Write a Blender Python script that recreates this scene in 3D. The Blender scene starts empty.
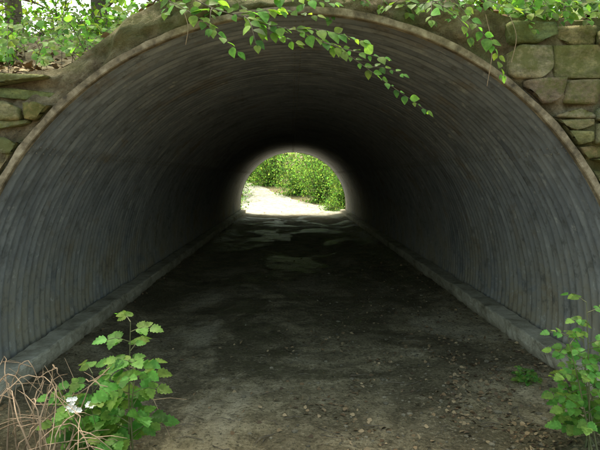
import bpy, math, random
import numpy as np
from mathutils import Vector, noise
random.seed(7); rng=np.random.default_rng(7)
C=bpy.context.scene.collection
R=2.30; ZC=0.38; Y0=3.9; Y1=25.3

# ---------------------------------------------------------------- helpers
def link(o,parent=None):
    C.objects.link(o)
    if parent: o.parent=parent
    return o
def empty(name):
    o=bpy.data.objects.new(name,None); C.objects.link(o); return o
def mesh_obj(name,v,f,mat,cols=None,smooth=True,parent=None):
    me=bpy.data.meshes.new(name)
    me.from_pydata([tuple(p) for p in v],[],[tuple(q) for q in f])
    if cols is not None:
        a=me.color_attributes.new('Col','FLOAT_COLOR','POINT')
        c=np.ones((len(v),4),dtype=np.float32); c[:,:3]=np.asarray(cols,dtype=np.float32)
        a.data.foreach_set('color',c.ravel())
    me.polygons.foreach_set('use_smooth',[smooth]*len(me.polygons))
    me.materials.append(mat); me.update()
    return link(bpy.data.objects.new(name,me),parent)
def sst(a,b,x):
    t=min(1,max(0,(x-a)/(b-a))); return t*t*(3-2*t)
def fbm(x,y,z=0,o=4): return noise.fractal(Vector((x,y,z)),1.0,2.0,o)

class NT:
    def __init__(s,name):
        s.m=bpy.data.materials.new(name); s.m.use_nodes=True; s.t=s.m.node_tree; s.t.nodes.clear()
        s.out=s.n('ShaderNodeOutputMaterial')
    def n(s,ty,**k):
        x=s.t.nodes.new(ty)
        for a,b in k.items():
            if a[0]=='_': x.inputs[a[1:]].default_value=b
            else: setattr(x,a,b)
        return x
    def l(s,a,b): s.t.links.new(a,b)
    def coord(s,scale=(1,1,1)):
        tc=s.n('ShaderNodeTexCoord'); mp=s.n('ShaderNodeMapping'); mp.inputs['Scale'].default_value=scale
        s.l(tc.outputs['Object'],mp.inputs['Vector']); return mp.outputs['Vector']
    def noise(s,vec,scale,detail=4,rough=.6,dist=0):
        x=s.n('ShaderNodeTexNoise'); x.inputs['Scale'].default_value=scale; x.inputs['Detail'].default_value=detail
        x.inputs['Roughness'].default_value=rough; x.inputs['Distortion'].default_value=dist
        s.l(vec,x.inputs['Vector']); return x.outputs['Fac']
    def ramp(s,fac,stops):
        r=s.n('ShaderNodeValToRGB'); e=r.color_ramp.elements
        while len(e)<len(stops): e.new(.5)
        for i,(p,c) in enumerate(stops):
            e[i].position=p; e[i].color=(c,c,c,1) if not hasattr(c,'__len__') else (*c,1)
        s.l(fac,r.inputs['Fac']); return r.outputs['Color']
    def mix(s,f,a,b,mode='MIX'):
        x=s.n('ShaderNodeMix',data_type='RGBA',blend_type=mode)
        for i,v in ((0,f),(6,a),(7,b)):
            if hasattr(v,'is_output'): s.l(v,x.inputs[i])
            else: x.inputs[i].default_value= v if i==0 else (*v,1)
        return x.outputs[2]
    def math(s,op,a,b=0.0,clamp=False):
        x=s.n('ShaderNodeMath',operation=op,use_clamp=clamp)
        for i,v in ((0,a),(1,b)):
            if hasattr(v,'is_output'): s.l(v,x.inputs[i])
            else: x.inputs[i].default_value=v
        return x.outputs[0]
    def pos(s):
        g=s.n('ShaderNodeTexCoord'); x=s.n('ShaderNodeSeparateXYZ'); s.l(g.outputs['Object'],x.inputs[0]); return x.outputs
    def maprange(s,v,a,b,c=0,d=1):
        x=s.n('ShaderNodeMapRange'); x.interpolation_type='SMOOTHSTEP'; s.l(v,x.inputs[0])
        for i,k in enumerate((a,b,c,d)): x.inputs[1+i].default_value=k
        return x.outputs[0]
    def bsdf(s,col,rough=.8,metal=0,bump=None,bs=.3,bd=.02,spec=.5):
        b=s.n('ShaderNodeBsdfPrincipled')
        for nm,v in (('Base Color',col),('Roughness',rough),('Metallic',metal)):
            if hasattr(v,'is_output'): s.l(v,b.inputs[nm])
            else: b.inputs[nm].default_value=(*v,1) if nm=='Base Color' else v
        b.inputs['Specular IOR Level'].default_value=spec
        if bump is not None:
            u=s.n('ShaderNodeBump'); u.inputs['Strength'].default_value=bs; u.inputs['Distance'].default_value=bd
            s.l(bump,u.inputs['Height']); s.l(u.outputs[0],b.inputs['Normal'])
        s.l(b.outputs[0],s.out.inputs[0]); return b
    def attr(s): return s.n('ShaderNodeAttribute',attribute_name='Col').outputs['Color']

# ---------------------------------------------------------------- materials
def m_steel():
    s=NT('weathered_galvanized_steel'); p=s.pos()
    st=s.noise(s.coord((1.2,7,1.2)),1.6,4,.65)
    bl=s.noise(s.coord(),1.3,5,.74,.4)
    col=s.ramp(st,[(.28,(.135,.150,.180)),(.5,(.235,.255,.292)),(.72,(.36,.378,.405))])
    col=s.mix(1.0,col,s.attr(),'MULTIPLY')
    dirt=s.math('MULTIPLY',s.maprange(p[2],1.6,.2),s.ramp(bl,[(.36,.2),(.60,.95)]))
    col=s.mix(dirt,col,(.27,.235,.165))
    col=s.mix(s.ramp(bl,[(.56,0.0),(.68,.7)]),col,(.17,.13,.09))
    col=s.mix(s.ramp(bl,[(.32,.6),(.45,0.0)]),col,(.085,.09,.092))
    fine=s.noise(s.coord((1,2.5,1)),6,4,.8)
    col=s.mix(s.ramp(fine,[(.59,0.0),(.70,.5)]),col,(.50,.495,.475))
    col=s.mix(s.ramp(fine,[(.32,0.7),(.46,0.0)]),col,(.075,.073,.07))
    s.bsdf(col,s.ramp(st,[(.3,.42),(.7,.66)]),.12); return s.m
def m_simple(name,a,b,scale=6,rough=.9,bs=.4,bd=.01,c=None):
    s=NT(name); v=s.coord(); n=s.noise(v,scale,5,.7)
    stops=[(.3,a),(.7,b)] if c is None else [(.34,a),(.5,b),(.66,c)]
    s.bsdf(s.ramp(n,stops),rough,0,n,bs,bd); return s.m
def m_concrete():
    s=NT('stained_concrete'); p=s.pos(); n=s.noise(s.coord((1,1,2)),2.6,6,.8)
    col=s.ramp(n,[(.34,(.19,.17,.12)),(.5,(.40,.365,.285)),(.66,(.56,.52,.43))])
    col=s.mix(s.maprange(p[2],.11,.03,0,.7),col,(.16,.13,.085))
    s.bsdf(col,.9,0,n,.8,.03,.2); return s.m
def m_floor():
    s=NT('damp_mud'); v=s.coord(); p=s.pos()
    big=s.noise(s.coord((1,.7,1)),.75,4,.65,.9); mid=s.noise(v,3.4,7,.8,.3); fine=s.noise(v,38,3,.8)
    col=s.ramp(mid,[(.34,(.080,.063,.034)),(.5,(.200,.163,.095)),(.66,(.36,.30,.19))])
    wet=s.ramp(big,[(.44,1.0),(.53,0.0)])
    col=s.mix(s.math('MULTIPLY',wet,.68),col,(.062,.052,.030))
    col=s.mix(s.ramp(big,[(.55,0.0),(.66,.6)]),col,(.46,.40,.285))
    col=s.mix(s.ramp(fine,[(.36,.75),(.48,0.0)]),col,(.04,.032,.018))
    col=s.mix(s.ramp(fine,[(.56,0.0),(.70,.6)]),col,(.42,.35,.24))
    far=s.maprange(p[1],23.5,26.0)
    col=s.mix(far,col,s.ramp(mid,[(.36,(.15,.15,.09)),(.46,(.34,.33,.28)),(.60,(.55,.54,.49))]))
    rg=s.mix(wet,(.95,.95,.95),(.5,.5,.5))
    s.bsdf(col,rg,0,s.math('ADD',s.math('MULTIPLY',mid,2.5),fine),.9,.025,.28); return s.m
def m_soil(name='leaf_strewn_soil'):
    s=NT(name); v=s.coord(); n=s.noise(v,5,7,.8)
    col=s.ramp(n,[(.34,(.08,.06,.036)),(.5,(.19,.148,.092)),(.66,(.34,.28,.185))])
    gr=s.ramp(s.noise(v,1.7,3,.7),[(.48,0.0),(.60,.6)])
    col=s.mix(gr,col,(.10,.115,.038))
    s.bsdf(col,.95,0,n,1.0,.06,.2); return s.m
def m_stone():
    s=NT('mossy_sandstone'); v=s.coord(); n=s.noise(s.coord((1,1,2.5)),6,6,.8)
    col=s.mix(.9,s.attr(),s.ramp(n,[(.34,(.35,.35,.33)),(.5,(1.0,.98,.94)),(.66,(1.6,1.5,1.3))]),'MULTIPLY')
    ms=s.noise(v,3.0,5,.85)
    col=s.mix(s.ramp(ms,[(.44,0.0),(.57,.8)]),col,(.145,.15,.05))
    col=s.mix(s.ramp(ms,[(.32,.75),(.42,0.0)]),col,(.055,.05,.032))
    s.bsdf(col,.95,0,s.noise(v,20,6,.8),.9,.03,.12); return s.m
def m_leaf(name,tr=.5,detail=True):
    s=NT(name); a=s.attr()
    if detail:
        a=s.mix(.6,a,s.ramp(s.noise(s.coord(),40,2,.6),[(.3,(.5,.55,.5)),(.7,(1.4,1.35,1.3))]),'MULTIPLY')
        b=s.n('ShaderNodeBsdfPrincipled'); b.inputs['Roughness'].default_value=.55; b.inputs['Specular IOR Level'].default_value=.18
        s.l(a,b.inputs['Base Color'])
    else:
        b=s.n('ShaderNodeBsdfDiffuse'); s.l(a,b.inputs['Color'])
    t=s.n('ShaderNodeBsdfTranslucent'); s.l(s.mix(1.0,a,(2.2,2.5,1.0),'MULTIPLY'),t.inputs['Color'])
    m=s.n('ShaderNodeMixShader'); m.inputs[0].default_value=tr
    s.l(b.outputs[0],m.inputs[1]); s.l(t.outputs[0],m.inputs[2]); s.l(m.outputs[0],s.out.inputs[0]); return s.m
def m_attr(name,rough=.9):
    s=NT(name); s.bsdf(s.attr(),rough,spec=.2); return s.m

STEEL=m_steel(); CONC=m_concrete(); FLOOR=m_floor(); SOIL=m_soil(); STONE=m_stone()
RIM=m_simple('rusty_rim_steel',(.055,.042,.028),(.20,.155,.10),7,.9,.5,.01,(.40,.33,.235))
BARK=m_simple('bark',(.05,.04,.03),(.16,.13,.095),9,.95,.8,.02)
TWIG=m_simple('dry_stem',(.20,.13,.085),(.44,.32,.22),14,.85)
GSTEM=m_simple('green_stem',(.06,.08,.03),(.14,.13,.06),10,.7)
LEAF=m_leaf('green_leaf'); LEAFD=m_leaf('foliage_leaf',detail=False); DEAD=m_attr('dead_leaf'); PEB=m_attr('pebble'); PETAL=m_attr('white_petal',.7)
BOLT=m_simple('bolt_steel',(.12,.115,.11),(.24,.23,.21),20,.7)

# ---------------------------------------------------------------- leaf templates
def tmpl(ts,ws,drop=.18,fold=.18):
    V=[];F=[];k=[]
    for t,w in zip(ts,ws):
        z=-drop*t*t
        if w==0: k.append((len(V),)); V.append((t,0,z))
        else:
            k.append((len(V),len(V)+1,len(V)+2)); V+= [(t,-w,z+fold*w),(t,0,z),(t,w,z+fold*w)]
    for a,b in zip(k[:-1],k[1:]):
        if len(a)==1 and len(b)==3: F+=[(a[0],b[0],b[1]),(a[0],b[1],b[2])]
        elif len(a)==3 and len(b)==1: F+=[(a[0],b[0],a[1]),(a[1],b[0],a[2])]
        elif len(a)==3: F+=[(a[0],b[0],b[1]),(a[0],b[1],a[1]),(a[1],b[1],b[2]),(a[1],b[2],a[2])]
    return np.array(V,float),np.array(F)
T_OV=tmpl([0,.1,.25,.42,.6,.78,.9,1],[0,.20,.34,.37,.31,.18,.08,0])
T_LB=tmpl([0,.1,.22,.30,.44,.52,.66,.72,.84,.9,1],[0,.26,.42,.34,.44,.30,.36,.20,.2,.1,0],.2,.22)
T_LO=(np.array([(0,0,0),(.45,-.33,.06),(1,0,-.12),(.5,.33,.06)],float),np.array([(0,1,2),(0,2,3)]))
def leaf_mesh(name,P,D,N,L,cols,mat,T,parent=None,w=1.0):
    P=np.asarray(P,float);D=np.asarray(D,float);N=np.asarray(N,float);L=np.asarray(L,float);cols=np.asarray(cols,float)
    D=D/(np.linalg.norm(D,axis=1,keepdims=True)+1e-9)
    S=np.cross(N,D); S/=np.linalg.norm(S,axis=1,keepdims=True)+1e-9; U=np.cross(D,S)
    V,F=T; n=len(P); k=len(V)
    W=P[:,None,:]+L[:,None,None]*(V[None,:,0,None]*D[:,None,:]+w*V[None,:,1,None]*S[:,None,:]+V[None,:,2,None]*U[:,None,:])
    W=W.reshape(-1,3); FF=(F[None]+ (np.arange(n)*k)[:,None,None]).reshape(-1,3)
    cc=np.repeat(cols,k,axis=0)
    me=bpy.data.meshes.new(name); me.vertices.add(len(W)); me.vertices.foreach_set('co',W.astype(np.float32).ravel())
    me.loops.add(FF.size); me.loops.foreach_set('vertex_index',FF.astype(np.int32).ravel())
    me.polygons.add(len(FF)); me.polygons.foreach_set('loop_start',np.arange(0,FF.size,3,dtype=np.int32))
    me.update(calc_edges=True); me.validate()
    a=me.color_attributes.new('Col','FLOAT_COLOR','POINT'); c=np.ones((len(W),4),np.float32); c[:,:3]=cc; a.data.foreach_set('color',c.ravel())
    me.materials.append(mat)
    return link(bpy.data.objects.new(name,me),parent)
def greens(n,base=(.075,.15,.03),var=.35):
    b=np.array(base)[None]*(1+var*rng.normal(size=(n,1))).clip(.35,1.9)
    b[:,0]*=1+.25*rng.normal(size=n).clip(-1,1.5); return b.clip(.01,.5)

class Tubes:
    def __init__(s): s.v=[];s.f=[]
    def add(s,pts,rads,sides=6):
        pts=[Vector(p) for p in pts]; b=len(s.v)
        for i,p in enumerate(pts):
            t=(pts[min(i+1,len(pts)-1)]-pts[max(i-1,0)]); t=t.normalized() if t.length>1e-6 else Vector((0,0,1))
            a=t.cross(Vector((.31,.17,.93))); 
            if a.length<.05: a=t.cross(Vector((1,0,0)))
            a.normalize(); c=t.cross(a)
            r=rads[i] if hasattr(rads,'__len__') else rads
            for k in range(sides):
                an=2*math.pi*k/sides; s.v.append(p+a*math.cos(an)*r+c*math.sin(an)*r)
        for i in range(len(pts)-1):
            for k in range(sides):
                k2=(k+1)%sides; s.f.append((b+i*sides+k,b+i*sides+k2,b+(i+1)*sides+k2,b+(i+1)*sides+k))
    def obj(s,name,mat,parent=None): return mesh_obj(name,s.v,s.f,mat,None,True,parent)
def spline(P,n):
    P=[Vector(p) for p in P]; Q=[P[0]*2-P[1]]+P+[P[-1]*2-P[-2]]; out=[]
    for i in range(n+1):
        u=i/n*(len(P)-1); k=min(int(u),len(P)-2); t=u-k; a,b,c,d=Q[k:k+4]
        out.append(.5*((2*b)+(c-a)*t+(2*a-5*b+4*c-d)*t*t+(3*b-a-3*c+d)*t**3))
    return out

# ---------------------------------------------------------------- terrain heights
def front_top(x):
    h=2.80
    if x<0: h=2.80-.50*sst(.75,1.75,-x)
    else: h=2.80-.14*sst(.9,1.5,x)
    return h
def emb(x,y):
    t=front_top(x) if y<14 else 2.9
    s=sst(4.0,10.0,y)*.55+min(1,max(0,(y-4)/5))*.45
    top=3.75
    z=t+(top-t)*s
    z=z-(z-2.9)*sst(21,25.3,y)
    return z+.07*fbm(x*.8,y*.8,3)*min(1,(y-3.9)*1.5)+.05*fbm(x*3,y*3,9)
def gnd(x,y):
    z=1.1*sst(27,46,y)+3.5*sst(42,75,y)
    z+=max(0,y-27)*.10*max(0,min(1,(x-2)/4)) if y>27 else 0
    z+=.9*sst(3.2,9,abs(x))*(sst(60,20,abs(y)) if y<4 else .6)
    return z
def grid(name,xs,ys,fz,mat,parent=None):
    v=[(x,y,fz(x,y)) for y in ys for x in xs]; nx=len(xs)
    f=[(j*nx+i,j*nx+i+1,(j+1)*nx+i+1,(j+1)*nx+i) for j in range(len(ys)-1) for i in range(nx-1)]
    return mesh_obj(name,v,f,mat,None,True,parent)
xs=sorted(set([-300,-200,-120,-80,-50,-35,-25,-18,-14]+list(np.arange(-11,11.01,.35))+[14,18,25,35,50,80,120,200,300]))
ys=sorted(set([-300,-150,-80,-40,-25,-15]+list(np.arange(-10,60,.5))+[65,75,90,120,170,230,300]))
grid('ground',xs,ys,lambda x,y:gnd(x,y)-.03-(.12 if 3.6<y<25.6 and abs(x)<2.6 else 0)+.04*fbm(x*.7,y*.7)*(1 if abs(x)>2.6 or y<-8 or y>50 else 0),SOIL)
def pathz(x,y):
    z=gnd(0,y)+.012+.026*fbm(x*1.1,y*.8,1,5)+.016*fbm(x*5,y*5,2,5)
    if y<26: z+=.05*sst(1.5,2.05,abs(x))+.02*math.exp(-((x+.25)/.2)**2)*fbm(0,y*2)
    z-=.03*(sst(2.2,2.9,abs(x)))
    z+=(gnd(x,y)-gnd(0,y))*sst(26,30,y)
    return z
py=list(np.arange(-8,1.2,.25))+list(np.arange(1.2,10,.035))+list(np.arange(10,27,.1))+list(np.arange(27,48,.4)); u=np.linspace(-1,1,100)
def cxf(y): return -.30*max(0,(y-28)) if y>28 else 0
v=[];f=[]
for y in py:
    hw=2.22 if 3.9<y<25.3 else (2.22+.8*sst(0,2,min(abs(y-3.9),abs(y-25.3))))
    if y>27: hw-=1.25*sst(27,34,y)
    for a in u:
        x=a*hw+(.35*fbm(y*.35,a*.5,8) if y>27 else 0)*abs(a)+cxf(y); v.append((x,y,pathz(x,y)+(.035 if y>27 else 0)*(1-abs(a))))
n=len(u)
for j in range(len(py)-1):
    for i in range(n-1): f.append((j*n+i,j*n+i+1,(j+1)*n+i+1,(j+1)*n+i))
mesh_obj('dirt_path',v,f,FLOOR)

# ---------------------------------------------------------------- tunnel
tun=empty('corrugated_metal_tunnel')
pitch=.115; A=.022; na=110; th0=math.radians(-6); th1=math.radians(186)
ysr=np.arange(Y0,Y1+1e-6,pitch/8); nr=len(ysr)
v=[];cols=[]
seams=[math.radians(a) for a in (38,90,142)]
tone={}
for y in ysr:
    w=A*math.cos(2*math.pi*(y-Y0)/pitch)
    for i in range(na+1):
        th=th0+(th1-th0)*i/na; sec=sum(th>s for s in seams); ph=(y+ (1.2 if sec%2 else 0))
        pi_=int(ph/2.43); key=(sec,pi_)
        if key not in tone: tone[key]=.85+.3*random.random()
        seam=min(abs(th-s) for s in seams); lap=.006*(sec%2)
        fr=ph/2.43-pi_
        r=R+w+lap-.004*(fr<.03)+.006*fbm(math.cos(th)*1.2,y*.35,math.sin(th)*1.2)
        v.append((r*math.cos(th),y,ZC+r*math.sin(th)))
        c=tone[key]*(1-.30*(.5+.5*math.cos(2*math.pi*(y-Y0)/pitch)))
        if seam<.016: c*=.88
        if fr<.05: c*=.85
        cols.append((c,c,c*1.01))
m=na+1; f=[(j*m+i,(j+1)*m+i,(j+1)*m+i+1,j*m+i+1) for j in range(nr-1) for i in range(na)]
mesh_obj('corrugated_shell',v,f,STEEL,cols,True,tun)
def ringbox(name,r0,r1,y0,y1,mat,wob=.007):
    v=[];f=[];nn=220
    for i in range(nn+1):
        th=th0+(th1-th0)*i/nn; a=wob*fbm(math.cos(th)*3,math.sin(th)*3,y0); b=.007*fbm(math.cos(th)*14,math.sin(th)*14,y0)
        for (r,y) in ((r0+.006,y0),(r1+b,y0),(r1+b,y1),(r0,y1),(r0,y0+.006)):
            v.append(((r+a)*math.cos(th),y+a,ZC+(r+a)*math.sin(th)))
    for i in range(nn):
        for k in range(5): f.append((i*5+k,i*5+(k+1)%5,(i+1)*5+(k+1)%5,(i+1)*5+k))
    return mesh_obj(name,v,f,mat,None,False,tun)
ringbox('front_rim',R-.027,R+.018,Y0-.035,Y0+.015,RIM)
ringbox('back_rim',R-.027,R+.018,Y1-.015,Y1+.035,RIM)
tb=Tubes()
for s_ in seams:
    for j in range(int((Y1-Y0)/pitch)):
        y=Y0+pitch*(j+.5)
        for d in (-.011,.011):
            th=s_+d; c,s2=math.cos(th),math.sin(th)
            a=Vector(((R-A+.004)*c,y,ZC+(R-A+.004)*s2)); b=Vector(((R-A-.005)*c,y,ZC+(R-A-.005)*s2))
            tb.add([a,b,b*1.0+ (b-a)*.01],[.007,.006,.001],6)
tb.obj('seam_bolts',BOLT,tun)
def footing(name,sg):
    v=[];f=[];ysf=np.arange(Y0-.15,Y1+.1,.06)
    prof=[(2.07,-.3),(2.055,.05),(2.05,.11),(2.05,.178),(2.056,.193),(2.07,.198),(2.17,.200),(2.24,.203),(2.24,.06),(2.6,.06),(2.6,-.3)]
    for y in ysf:
        for (x,z) in prof:
            d=.016*fbm(x*3,y*1.6,z*5)+.012*fbm(x*20,y*9,z*20); v.append((sg*(x+d),y,z+(.012*fbm(y*3,x,5) if z>0 else 0)))
    k=len(prof)
    for j in range(len(ysf)-1):
        for i in range(k-1):
            q=(j*k+i,(j+1)*k+i,(j+1)*k+i+1,j*k+i+1); f.append(q if sg>0 else q[::-1])
    f.append(tuple(range(k))); f.append(tuple((len(ysf)-1)*k+i for i in range(k)))
    mesh_obj(name,v,f,CONC,None,False,tun)
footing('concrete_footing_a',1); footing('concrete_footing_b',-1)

# ---------------------------------------------------------------- embankment
embo=empty('earth_embankment')
xs=sorted(set([-60,-45,-32,-24,-18,-14]+list(np.arange(-11,11.01,.14))+[14,18,24,32,45,60]))
ys=list(np.arange(4.0,10,.12))+list(np.arange(10,25.2,.6))+[25.3]
grid('cover_slope',xs,ys,emb,SOIL,embo)
def face(name,y0,sg):
    v=[];f=[];nz=16
    xs2=sorted(set([-60,-40,-25,-15,-11]+list(np.arange(-8,8.01,.05))+[11,15,25,40,60]))
    for x in xs2:
        zb=-.3
        if abs(x)<R: zb=ZC+math.sqrt(R**2-x*x)
        zt=emb(x,4.0 if sg<0 else 25.3)
        for k in range(nz+1):
            t=k/nz; z=zb+(zt-zb)*t; e=math.sin(math.pi*min(1,t*.9+.1))
            v.append((x,y0+sg*(.09*e*(.6+fbm(x*2.5,z*2.5,4))+.06*e*fbm(x*9,z*9,7)),z))
    k=nz+1
    for i in range(len(xs2)-1):
        for j in range(nz): f.append((i*k+j,(i+1)*k+j,(i+1)*k+j+1,i*k+j+1))
    mesh_obj(name,v,f,SOIL,None,True,embo)
face('front_face',3.98,-1); face('back_face',25.3,1)

# ---------------------------------------------------------------- stone walls
def stone(V,F,CC,x0,x1,z0,z1,yf,dep,col,sd):
    nx=max(6,int((x1-x0)/.028)); nz=max(4,int((z1-z0)/.025)); ny=4
    idx={}
    cx,cz=(x0+x1)/2,(z0+z1)/2; hx,hz=(x1-x0)/2,(z1-z0)/2
    sk=random.gauss(0,.10); tl=random.gauss(0,.025); yo=random.gauss(0,.024); tz=(random.random()-.5)*.5; tp=random.gauss(0,.08)
    cut=[(random.choice((-1,1)),random.choice((-1,1)),random.uniform(0,.07)) for _ in range(3)]
    def vert(i,j,k):
        if (i,j,k) in idx: return idx[(i,j,k)]
        a=2*i/nx-1;b=2*j/nz-1;c=2*k/ny-1
        rr=.013
        X=a*hx;Z=b*hz;Y=c*dep/2
        for (ca,cb,cr) in cut:
            o=(ca*X/hx+cb*Z/hz)-(2-cr/min(hx,hz)*1.2)
            if o>0: X-=ca*o*hx*.5; Z-=cb*o*hz*.5
        px=max(abs(X)-(hx-rr),0);pz=max(abs(Z)-(hz-rr),0);pyy=max(abs(Y)-(dep/2-rr),0)
        l=math.sqrt(px*px+pz*pz+pyy*pyy)
        if l>rr:
            q=rr/l
            X=math.copysign(hx-rr+px*q,X) if px>0 else X
            Z=math.copysign(hz-rr+pz*q,Z) if pz>0 else Z
            Y=math.copysign(dep/2-rr+pyy*q,Y) if pyy>0 else Y
        Z=Z*(1+tp*a)+tl*X; X+=sk*Z
        d=Vector((X+sd*3.1,Y,Z+sd*1.7))
        nn=noise.fractal(d*4,1,2,5); n2=noise.fractal((d+Vector((9,9,9)))*6,1,2,5)
        st=noise.fractal(Vector((d.x*2,d.y,d.z*26)),1,2,2)
        X+=.018*n2; Z+=.010*nn; Y+=.035*nn+.018*n2+.006*st+tz*Z*.5
        X+=cx;Z+=cz;Y+=yf+dep/2+yo
        r=math.hypot(X,Z-ZC)
        if r<R+.05 and Z>ZC-.3:
            q=(R+.05)/max(r,.01); X*=q; Z=ZC+(Z-ZC)*q
        idx[(i,j,k)]=len(V); V.append((X,Y,Z))
        CC.append(col); return idx[(i,j,k)]
    for i in range(nx):
        for j in range(nz):
            F.append((vert(i,j,0),vert(i+1,j,0),vert(i+1,j+1,0),vert(i,j+1,0)))
    for k in range(ny):
        for i in range(nx):
            F.append((vert(i,nz,k),vert(i+1,nz,k),vert(i+1,nz,k+1),vert(i,nz,k+1)))
            F.append((vert(i,0,k),vert(i,0,k+1),vert(i+1,0,k+1),vert(i+1,0,k)))
        for j in range(nz):
            F.append((vert(0,j,k),vert(0,j+1,k),vert(0,j+1,k+1),vert(0,j,k+1)))
            F.append((vert(nx,j,k),vert(nx,j,k+1),vert(nx,j+1,k+1),vert(nx,j+1,k)))
stcols=[(.30,.265,.155),(.25,.24,.125),(.33,.29,.18),(.23,.22,.145),(.26,.255,.13),(.36,.31,.20)]
def wall(name,sg,ztop,lim):
    V=[];F=[];CC=[];z=-.05
    def put(x0,x1,za,zb):
        stone(V,F,CC,x0,x1,za,zb,Y0-.06+.035*(za+zb)/4,.22,tuple(c*random.uniform(.8,1.12) for c in random.choice(stcols)),random.random()*50)
    while z<ztop-.05:
        h=random.choice([.14,.17,.22,.27])
        if z+h>ztop-.03: h=max(.08,ztop-z)
        zm=z+h*.5; ax=math.sqrt(max(0,(R+.04)**2-max(0,zm-ZC)**2)) if zm<ZC+R+.04 else 0
        x=max(ax-.04,lim+random.uniform(-.05,.1))
        while x<5.2:
            w=random.uniform(.24,.58); k=1
            if h>.16: k=random.choice([1,1,2])
            if h>.25: k=random.choice([1,2,2,3])
            cuts=[0]+sorted([(i+random.uniform(-.2,.2))/k for i in range(1,k)])+[1]
            for a,b in zip(cuts[:-1],cuts[1:]):
                parts=1 if w<.38 or random.random()<.6 else 2
                sp=[0,random.uniform(.35,.65),1] if parts==2 else [0,1]
                for p,q in zip(sp[:-1],sp[1:]):
                    x0,x1=(x+w*p+.004,x+w*q-.004)
                    if sg<0: x0,x1=-x1,-x0
                    put(x0,x1,z+h*a+.002,z+h*b-.002)
            x+=w
        z+=h
    mesh_obj(name,V,F,STONE,CC,True)
random.seed(33); wall('stone_retaining_wall',-1,2.24,1.55); wall('stone_retaining_wall.001',1,2.64,1.34)

# ---------------------------------------------------------------- litter
random.seed(3)
def litter(name,pts,size,mat=DEAD,flat=.35,T=T_OV,b=1.0):
    n=len(pts); D=np.c_[rng.normal(size=(n,2)),rng.normal(size=n)*.2]; N=np.c_[rng.normal(size=(n,2))*flat,np.ones(n)]
    pal=np.array([(.22,.15,.085),(.14,.09,.05),(.30,.22,.13),(.09,.062,.04),(.20,.15,.09)])*b
    c=pal[rng.integers(0,5,n)]*rng.uniform(.6,1.15,(n,1))
    return leaf_mesh(name,pts,D,N,rng.uniform(size[0],size[1],n),c,mat,T)
pts=[]
while len(pts)<2200:
    y=2.6+rng.exponential(1.7); x=rng.uniform(-2.05,2.05)
    if y>14: continue
    if random.random()> (.08+.92*sst(-.5,1.3,x))*(1 if fbm(x*1.8,y*1.4,5)>.05 else .15): continue
    pts.append((x,y,pathz(x,y)+.006))
for i in range(450):
    y=rng.uniform(3.2,20); sg=random.choice((-1,1)); x=sg*(2.04-abs(rng.normal())*.1); pts.append((x,y,pathz(x,y)+.008))
litter('leaf_litter',pts,(.015,.045),flat=.6,b=1.0)
pts=[]
for i in range(5500):
    x=rng.uniform(-6,6); y=4.0+abs(rng.normal())*2.0; pts.append((x,y,emb(x,y)+.012))
litter('leaf_litter',pts,(.035,.08),flat=.6,b=1.3)
V=[];F=[];CC=[]
ico=[(0,0,1),(.89,0,.45),(.28,.85,.45),(-.72,.53,.45),(-.72,-.53,.45),(.28,-.85,.45),(.72,.53,-.3),(-.28,.85,-.3),(-.89,0,-.3),(-.28,-.85,-.3),(.72,-.53,-.3)]
icf=[(0,1,2),(0,2,3),(0,3,4),(0,4,5),(0,5,1),(1,6,2),(2,7,3),(3,8,4),(4,9,5),(5,10,1),(6,7,2),(7,8,3),(8,9,4),(9,10,5),(10,6,1)]
for i in range(2200):
    y=2.9+rng.exponential(2.0); x=rng.uniform(-2.1,2.1)
    if y>15: continue
    if random.random()>.15+.85*sst(-1,1.4,x): continue
    if i<200: y=rng.uniform(25.6,36); x=rng.uniform(-3,3)
    s_=min(rng.gamma(1.6,.004)+.002,.026)
    if i<200: s_*=2
    b=len(V); z=pathz(x,y); sx,sy,sz=rng.uniform(.7,1.3,3); a=rng.uniform(0,6.28); ca,sa=math.cos(a),math.sin(a)
    for p in ico:
        X=p[0]*sx*s_;Y=p[1]*sy*s_; V.append((x+X*ca-Y*sa,y+X*sa+Y*ca,z+p[2]*s_*.6*sz+.1*s_))
    t=random.uniform(.06,.20)*(1.6 if i<200 else 1); CC+=[(t,t*.86,t*.62)]*11
    F+=[tuple(b+k for k in q) for q in icf]
mesh_obj('pebbles',V,F,PEB,CC,False)
tb=Tubes()
for i in range(110):
    y=3.0+rng.exponential(1.6); x=rng.uniform(-1.4,2.0); a=rng.uniform(0,6.28); l=rng.uniform(.05,.22); z=pathz(x,y)+.008
    tb.add([(x,y,z),(x+l*.5*math.cos(a),y+l*.5*math.sin(a),z+.008),(x+l*math.cos(a+.3),y+l*math.sin(a+.3),z)],[.003,.0025,.001],5)
tb.obj('fallen_twigs',BARK)

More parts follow.
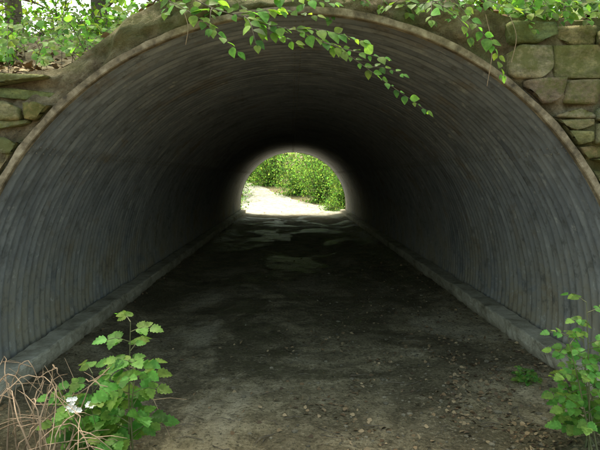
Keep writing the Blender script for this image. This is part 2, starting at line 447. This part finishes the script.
# ---------------------------------------------------------------- leafy sprays
class Plant:
    def __init__(s,name,stem=GSTEM): s.o=empty(name); s.t=Tubes(); s.P=[];s.D=[];s.N=[];s.L=[];s.stem=stem
    def leaf(s,p,d,n,l): s.P.append(tuple(p));s.D.append(tuple(d));s.N.append(tuple(n));s.L.append(l)
    def twig(s,path,r=.003,ls=.08,step=.045,start=.15,up=Vector((0,-.6,.8)),spread=.9,lj=.25):
        n=max(6,int(sum((Vector(a)-Vector(b)).length for a,b in zip(path[:-1],path[1:]))/.015)); q=spline(path,n)
        s.t.add(q,[r*(1-.75*i/n) for i in range(n+1)],5)
        d=0;side=1
        for i in range(1,n+1):
            d+=(q[i]-q[i-1]).length
            if i/n<start: continue
            if d>step:
                d=0; side=-side; t=(q[i]-q[i-1]).normalized(); u=(up+Vector([random.gauss(0,.35) for _ in range(3)])).normalized()
                lat=t.cross(u).normalized()*side
                dr=(lat*spread+t*.75+Vector((0,0,-.2))+Vector([random.gauss(0,.18) for _ in range(3)])).normalized()
                s.leaf(q[i]+dr*.006,dr,u,ls*(1+random.gauss(0,lj))*(1-.35*(i/n)**3))
        t=(q[-1]-q[-2]).normalized(); s.leaf(q[-1],t,up,ls*.8)
        return q
    def branch(s,path,r=.006,sub=6,sl=.3,ls=.08,droop=.3,step=.045,**k):
        q=s.twig(path,r,ls,step*1.5,.3,**k); n=len(q)
        for j in range(sub):
            i=int(n*(.2+.75*(j+.5)/sub)); i=min(i,n-2); t=(q[i+1]-q[i]).normalized(); sd=1 if j%2 else -1
            lat=t.cross(Vector((0,-.5,1))).normalized()*sd
            L=sl*random.uniform(.6,1.15); d=(lat*.8+t*.7+Vector((0,random.gauss(0,.2),random.gauss(0,.15)))).normalized()
            a=q[i]; s.twig([a,a+d*L*.5+Vector((0,0,.01)),a+d*L+Vector((0,0,-droop*L))],r*.5,ls,step,.12,**k)
    def done(s,cols=(.075,.15,.03),T=T_OV,w=1.0,var=.3):
        s.t.obj('stems',s.stem,s.o); leaf_mesh('leaves',s.P,s.D,s.N,s.L,greens(len(s.P),cols,var),LEAF,T,s.o,w)
LG=(.13,.235,.05)
p=Plant('overhanging_branch',BARK)
p.branch([(-1.15,4.35,2.72),(-.85,3.9,2.80),(-.5,3.6,2.60),(-.25,3.5,2.52)],.008,6,.22,.072,step=.028)
p.twig([(-.9,4.0,2.78),(-.72,3.6,2.62),(-.56,3.5,2.50),(-.36,3.45,2.32)],.004,.078,.032)
p.twig([(-.5,3.6,2.60),(-.2,3.5,2.49),(.02,3.45,2.43),(.24,3.42,2.32),(.48,3.4,2.15),(.73,3.4,1.98)],.004,.066,.024)
p.twig([(-.1,3.48,2.46),(.1,3.45,2.45),(.2,3.45,2.43),(.36,3.42,2.38)],.003,.066,.024)
p.twig([(.10,3.42,2.38),(.25,3.4,2.33),(.38,3.4,2.30),(.48,3.4,2.28)],.003,.06,.024)
p.twig([(-.4,3.55,2.56),(-.15,3.5,2.57),(.1,3.5,2.54)],.003,.07,.027)
p.twig([(-.3,3.5,2.52),(-.15,3.5,2.44),(-.02,3.5,2.38)],.003,.065,.027)
p.twig([(.38,3.4,2.23),(.48,3.38,2.22),(.58,3.36,2.18)],.002,.055,.024)
p.twig([(-.7,3.7,2.72),(-.4,3.6,2.70),(-.1,3.5,2.65),(.2,3.5,2.61)],.003,.072,.028)
p.done(LG)
p=Plant('overhanging_branch',BARK)
p.branch([(1.5,4.4,2.78),(1.1,3.9,2.80),(.85,3.6,2.66),(.6,3.5,2.60)],.008,6,.2,.068,step=.028)
p.twig([(.95,3.7,2.70),(1.05,3.55,2.5),(1.15,3.5,2.35),(1.20,3.5,2.2)],.003,.062,.024)
p.twig([(.8,3.6,2.66),(.92,3.5,2.54),(1.0,3.5,2.42)],.003,.068,.03)
p.twig([(1.1,3.8,2.76),(1.25,3.6,2.62),(1.38,3.5,2.55)],.003,.07,.032)
p.done(LG)
def lip(name,x0,x1,n,ls,h0,h1,zend,back=.5,cols=(.12,.215,.048)):
    p=Plant(name,BARK)
    for i in range(n):
        x=random.uniform(x0,x1); y=4.0+random.random()*back; z=emb(x,max(y,4.0)); dx=random.uniform(-.35,.35)
        hgt=random.uniform(h0,h1)
        p.twig([(x,y,z-.02),(x+dx*.4,y-.12,z+hgt),(x+dx*.9,y-.32,z+hgt*.8),(x+dx*1.3,y-.48,z+zend*random.random())],.003,ls*random.uniform(.7,1.2),.03)
    p.done(cols); return p
lip('bank_shrub',-.9,.2,20,.068,.0,.12,-.12,.5)
lip('bank_shrub',.2,1.5,26,.066,.0,.12,-.18,.5)
lip('bank_shrub',1.4,3.2,50,.066,.0,.2,-.10,.6)
lip('bank_shrub',-2.1,-1.2,30,.06,.03,.28,.1,2.2)
lip('bank_shrub',-4,-2.0,44,.065,.1,.35,.1,2.6)

def bush(name,x,y,z,rad,h,n,ls,cols,stems=9,T=T_LO,seed=1,fl=.25,sp_=.16,k0=3):
    o=empty(name); tb=Tubes(); r_=np.random.default_rng(seed); cl=[]
    for i in range(stems):
        a=r_.uniform(0,6.28); q=r_.uniform(.2,1)*rad; hh=h*r_.uniform(.45,1)
        if k0==1: hh=h*r_.uniform(.15,1)
        pts=[(x,y,z-.1),(x+q*.5*math.cos(a),y+q*.5*math.sin(a),z+hh*.5),(x+q*math.cos(a),y+q*math.sin(a),z+hh)]
        sp=spline(pts,8); tb.add(sp,[.02*(h/2)*(1-.8*k/8)+.002 for k in range(9)],5)
        for k in range(k0,9): cl.append(sp[k])
        for b in range(3):
            k=r_.integers(k0,8); d=Vector(r_.normal(size=3)).normalized()*rad*.5; e=sp[k]+d; e.z=max(e.z,z+.1); tb.add([sp[k],(sp[k]+e)/2+Vector((0,0,.03)),e],[.006,.004,.002],4); cl+=[e,(sp[k]+e)/2]
    cl=np.array([tuple(c) for c in cl]); ci=r_.integers(0,len(cl),n)
    P=cl[ci]+r_.normal(size=(n,3))*rad*sp_; P[:,2]=np.maximum(P[:,2],z+.03)
    tone=r_.uniform(.45,1.4,len(cl))[ci][:,None]
    D=r_.normal(size=(n,3)); D[:,2]-=.4; N=np.c_[r_.normal(size=(n,2))*.6,np.ones(n)]
    tb.obj('stems',BARK,o); leaf_mesh('leaves',P,D,N,r_.uniform(.6,1.3,n)*ls,greens(n,cols,fl)*tone,LEAFD,T,o)
G=(.10,.18,.04)
k=0
for (x,y,rad,h,n) in [(-2.9,5.6,.5,.4,400),(-3.8,6.4,.7,.6,700),(-2.2,7.2,.6,.4,500),(-2.7,4.9,.35,.25,250),(.7,5.4,.5,.4,400),(1.9,5.4,.6,.5,700),(3.0,5.6,.7,.8,900),(4.6,6,.9,1.2,900),(-3.4,8.6,.9,.7,700),(-5.2,8,.9,.9,900),(2.5,8,.9,1.2,900)]:
    k+=1; bush('bush',x,y,emb(x,y),rad,h,n,.07,G,8,T_OV if y<7 else T_LO,k)
for (x,y,rad,h,n,ls) in [(2.7,29.0,1.3,3.2,4200,.12),(1.5,32.5,1.5,3.2,4200,.12),(3.6,33,2.0,3.8,3500,.15),(.4,36.5,1.7,3.0,4200,.13),(-3.9,35,1.3,2.2,3200,.13),(2,41,2.4,4.8,4800,.17),(-1.6,43,2.4,5.2,5500,.16),(-6.0,42,2.6,4.8,4800,.18),(-3.4,48,2.8,5.4,5000,.2),(-3.2,29,.9,.8,1600,.10),(1.9,27.6,.7,.5,900,.08),(-4.2,31.5,1.1,1.2,1800,.11)]:
    k+=1; bush('bush',x,y,gnd(x,y),rad,h,n,ls,(.115,.19,.065),20,T_LO,k,.35,.26,1)

def tree(name,x,y,z,h,r,cr,n,ls,seed,low=.3,cols=G):
    o=empty(name); r_=np.random.default_rng(seed); tb=Tubes(); lean=r_.normal(size=2)*.05*h
    tr=spline([(x,y,z-.3),(x+lean[0]*.3,y+lean[1]*.3,z+h*.35),(x+lean[0],y+lean[1],z+h*.7),(x+lean[0]*1.2,y+lean[1]*1.2,z+h)],14)
    tb.add(tr,[r*(1.25 if i==0 else 1-.85*i/14) for i in range(15)],9); cl=[]
    for i in range(16):
        k=int(14*(low+(1-low)*i/16)); a=i*2.4+r_.uniform(-.4,.4); L=cr*r_.uniform(.6,1.1)*(1-.45*i/16); b=tr[min(k,14)]
        e=b+Vector((L*math.cos(a),L*math.sin(a),L*r_.uniform(-.05,.5))); sp=spline([b,(b+e)/2+Vector((0,0,.12*L)),e],6)
        tb.add(sp,[r*.3*(1-.8*q/6) for q in range(7)],5); cl+=sp[3:]
        for s in range(4):
            q=sp[r_.integers(2,6)]; d=Vector(r_.normal(size=3)); d.z*=.5; e2=q+d.normalized()*L*.45
            tb.add([q,(q+e2)/2,e2],[r*.09,r*.05,r*.02],4); cl+=[e2,(q+e2)/2]
    cl=np.array([tuple(c) for c in cl]); ci=r_.integers(0,len(cl),n)
    P=cl[ci]+r_.normal(size=(n,3))*cr*np.array([.11,.11,.07]); tone=r_.uniform(.6,1.3,len(cl))[ci][:,None]
    D=r_.normal(size=(n,3)); D[:,2]-=.5; N=np.c_[r_.normal(size=(n,2))*.5,np.ones(n)]
    tb.obj('trunk',BARK,o); leaf_mesh('crown',P,D,N,r_.uniform(.6,1.3,n)*ls,greens(n,cols,.3)*tone,LEAFD,T_LO,o)
for i,(x,y,h,r,cr,n,low) in enumerate([(-2.9,9,8,.13,2.6,3200,.10),(-5.5,12,10,.18,3.2,3800,.08),(-3.9,17,9,.14,3,3200,.08),(1.6,13,9,.15,3,2600,.15),(4.6,10,9,.16,3,3500,.14),(-9,17,12,.25,4.5,3800,.08),(5,19,11,.2,4,3000,.1)]):
    tree('deciduous_tree',x,y,emb(x,y),h,r,cr,n,.17,100+i,low)
for i,(x,y,h,r,cr,n,low) in enumerate([(6,31,11,.2,3.6,4500,.12),(-7,38,12,.2,4,4000,.12),(3.5,53,13,.25,5,4500,.08),(-4,58,13,.25,5,4500,.08)]):
    tree('deciduous_tree',x,y,gnd(x,y),h,r,cr,n,.26,200+i,low,(.115,.19,.065))
p=Plant('overhanging_branch',BARK)
for (a,b,c) in [((3.2,26.4,3.3),(1.9,26.7,3.0),(.7,26.9,2.35)),((3.2,26.4,3.1),(2.2,26.7,2.6),(1.4,26.8,1.9)),((3.2,26.4,3.4),(1.2,26.6,3.2),(-.2,26.8,2.55)),((3.2,26.4,2.9),(2.4,26.7,2.3),(1.7,26.8,1.4))]:
    p.branch([a,b,c],.012,9,.7,.12,step=.05)
p.done((.115,.19,.065))

# ---------------------------------------------------------------- foreground plants
def compound(p,base,dirv,L,ls,pairs=3):
    d=Vector(dirv).normalized(); q=spline([base,Vector(base)+d*L*.55+Vector((0,0,.04*L)),Vector(base)+d*L+Vector((0,0,-.12*L))],8)
    p.t.add(q,[.0028*(1-.7*i/8) for i in range(9)],5); up=Vector((random.gauss(0,.3),-.6,1)).normalized()
    for j in range(pairs):
        i=3+int(5*j/pairs); t=(q[min(i+1,8)]-q[i-1]).normalized(); lat=t.cross(up).normalized()
        for sg in (-1,1):
            dr=(lat*sg*.9+t*.6+Vector((0,0,random.gauss(-.1,.15)))).normalized(); p.leaf(q[i],dr,up,ls*random.uniform(.75,1.15))
    p.leaf(q[8],(q[8]-q[7]),up,ls*1.2)
def weed(name,bx,by,h,n,ls,seed,lean=(0,0),cols=(.12,.235,.055),L0=.2,start=3):
    random.seed(seed); p=Plant(name,GSTEM)
    for st in range(n):
        a=random.uniform(0,6.28); tx=bx+lean[0]+.14*math.cos(a)*st**.5; ty=by+lean[1]+.10*math.sin(a); hh=h*random.uniform(.7,1) if st else h
        q=spline([(bx+.03*st,by,0),(bx+(tx-bx)*.4,by+(ty-by)*.4,hh*.55),(tx,ty,hh)],14); p.t.add(q,[.006*(1-.7*i/14) for i in range(15)],6)
        for i in range(start,15):
            aa=i*2.4+st; rr=L0*(1-.45*i/14); compound(p,q[i],(math.cos(aa),math.sin(aa)*.8,.35),rr,ls*(1.1-.4*i/14),2)
    p.done(cols,T_LB,1.0,.22)
weed('leafy_weed',-.92,3.0,.84,2,.085,11,(.02,0))
weed('leafy_weed',-1.12,3.05,.55,3,.08,12,(.0,0))
weed('leafy_weed',1.60,3.1,.90,3,.062,13,(-.0,0))
weed('leafy_weed',1.68,3.3,.5,3,.06,17,(.05,0))
weed('leafy_weed',1.75,4.35,.10,3,.034,14,(0,0),L0=.1)
weed('leafy_weed',-2.2,3.4,.7,3,.08,15)
weed('leafy_weed',2.3,3.5,.7,3,.08,16)
T_PT=tmpl([0,.3,.7,1],[0,.22,.3,0],.1,.1)
P=[];D=[];N=[]; tb=Tubes()
for (x,y,z) in [(-1.18,2.9,.47),(-1.13,2.88,.42),(-1.08,2.9,.45),(-1.21,2.92,.40),(-1.16,2.88,.44)]:
    tb.add([(x+.03,y+.1,0),(x+.02,y+.05,z*.6),(x,y,z)],[.003,.002,.0015],5)
    for h in range(4):
        c=(x+random.gauss(0,.012),y+random.gauss(0,.01),z+random.gauss(0,.008))
        for i in range(6):
            a=i*math.pi/3; P.append(c); D.append((math.cos(a),-.45+.5*math.sin(a),.4+.8*math.sin(a))); N.append((0,-.8,.6))
fo=empty('white_flower'); tb.obj('stems',GSTEM,fo); leaf_mesh('petals',P,D,N,[.016]*len(P),[(.68,.68,.66)]*len(P),PETAL,T_PT,fo)
random.seed(5); tb=Tubes()
for i in range(36):
    x=random.uniform(-1.75,-1.15); y=random.uniform(2.7,3.2); hh=random.uniform(.25,.62); dx=random.uniform(-.5,.6); w=random.uniform(.3,.9)
    q=spline([(x,y,0),(x+dx*.25,y+random.uniform(-.1,.1),hh*.8),(x+dx*.6,y+random.uniform(-.15,.15),hh),(x+dx,y+random.uniform(-.2,.2),hh*w)],14)
    q=[a+Vector([random.gauss(0,.006) for _ in range(3)]) for a in q]
    tb.add(q,[.0048*(1-.7*k/14) for k in range(15)],6)
    for s in range(2):
        a=q[random.randint(5,12)]; d=Vector((random.gauss(0,1),random.gauss(0,.6),random.gauss(.1,.6))).normalized()*random.uniform(.08,.25)
        tb.add([a,a+d*.5+Vector((0,0,.01)),a+d],[.0022,.0016,.0008],4)
tb.obj('dry_bramble_canes',TWIG)
tb=Tubes()
for (x,l) in [(1.17,.45),(1.32,.3),(-.72,.2)]:
    z=2.62; tb.add(spline([(x,3.75,z),(x+.03,3.7,z-l*.5),(x+.01,3.72,z-l)],8),.002,5)
tb.obj('hanging_vine',TWIG)

# ---------------------------------------------------------------- light, sky, camera
el,az=math.radians(66),math.radians(-25)
d=Vector((math.sin(az)*math.cos(el),math.cos(az)*math.cos(el),math.sin(el)))
sl=bpy.data.lights.new('sun','SUN'); sl.energy=5; sl.angle=math.radians(.5); sl.color=(1,.95,.86)
so=bpy.data.objects.new('sun',sl); so.rotation_euler=d.to_track_quat('Z','Y').to_euler(); C.objects.link(so)
w=bpy.data.worlds.new('World'); bpy.context.scene.world=w; w.use_nodes=True; nt=w.node_tree
sk=nt.nodes.new('ShaderNodeTexSky'); sk.sky_type='NISHITA'; sk.sun_disc=False; sk.sun_elevation=el; sk.sun_rotation=az; sk.dust_density=4; sk.air_density=1.0
mx=nt.nodes.new('ShaderNodeMix'); mx.data_type='RGBA'; mx.blend_type='MULTIPLY'; mx.inputs[0].default_value=1; mx.inputs[7].default_value=(1.10,1.06,.76,1)
nt.links.new(sk.outputs[0],mx.inputs[6]); nt.links.new(mx.outputs[2],nt.nodes['Background'].inputs[0]); nt.nodes['Background'].inputs[1].default_value=.6
cd=bpy.data.cameras.new('camera'); co=bpy.data.objects.new('camera',cd); C.objects.link(co)
cd.lens=35; cd.sensor_width=36; cd.clip_end=1500; cd.clip_start=.05
co.location=(-.05,0,1.6); co.rotation_euler=(math.radians(90-4.7),0,math.radians(-.79))
bpy.context.scene.camera=co
vs=bpy.context.scene.view_settings; vs.view_transform='Standard'; vs.look='None'; vs.exposure=0
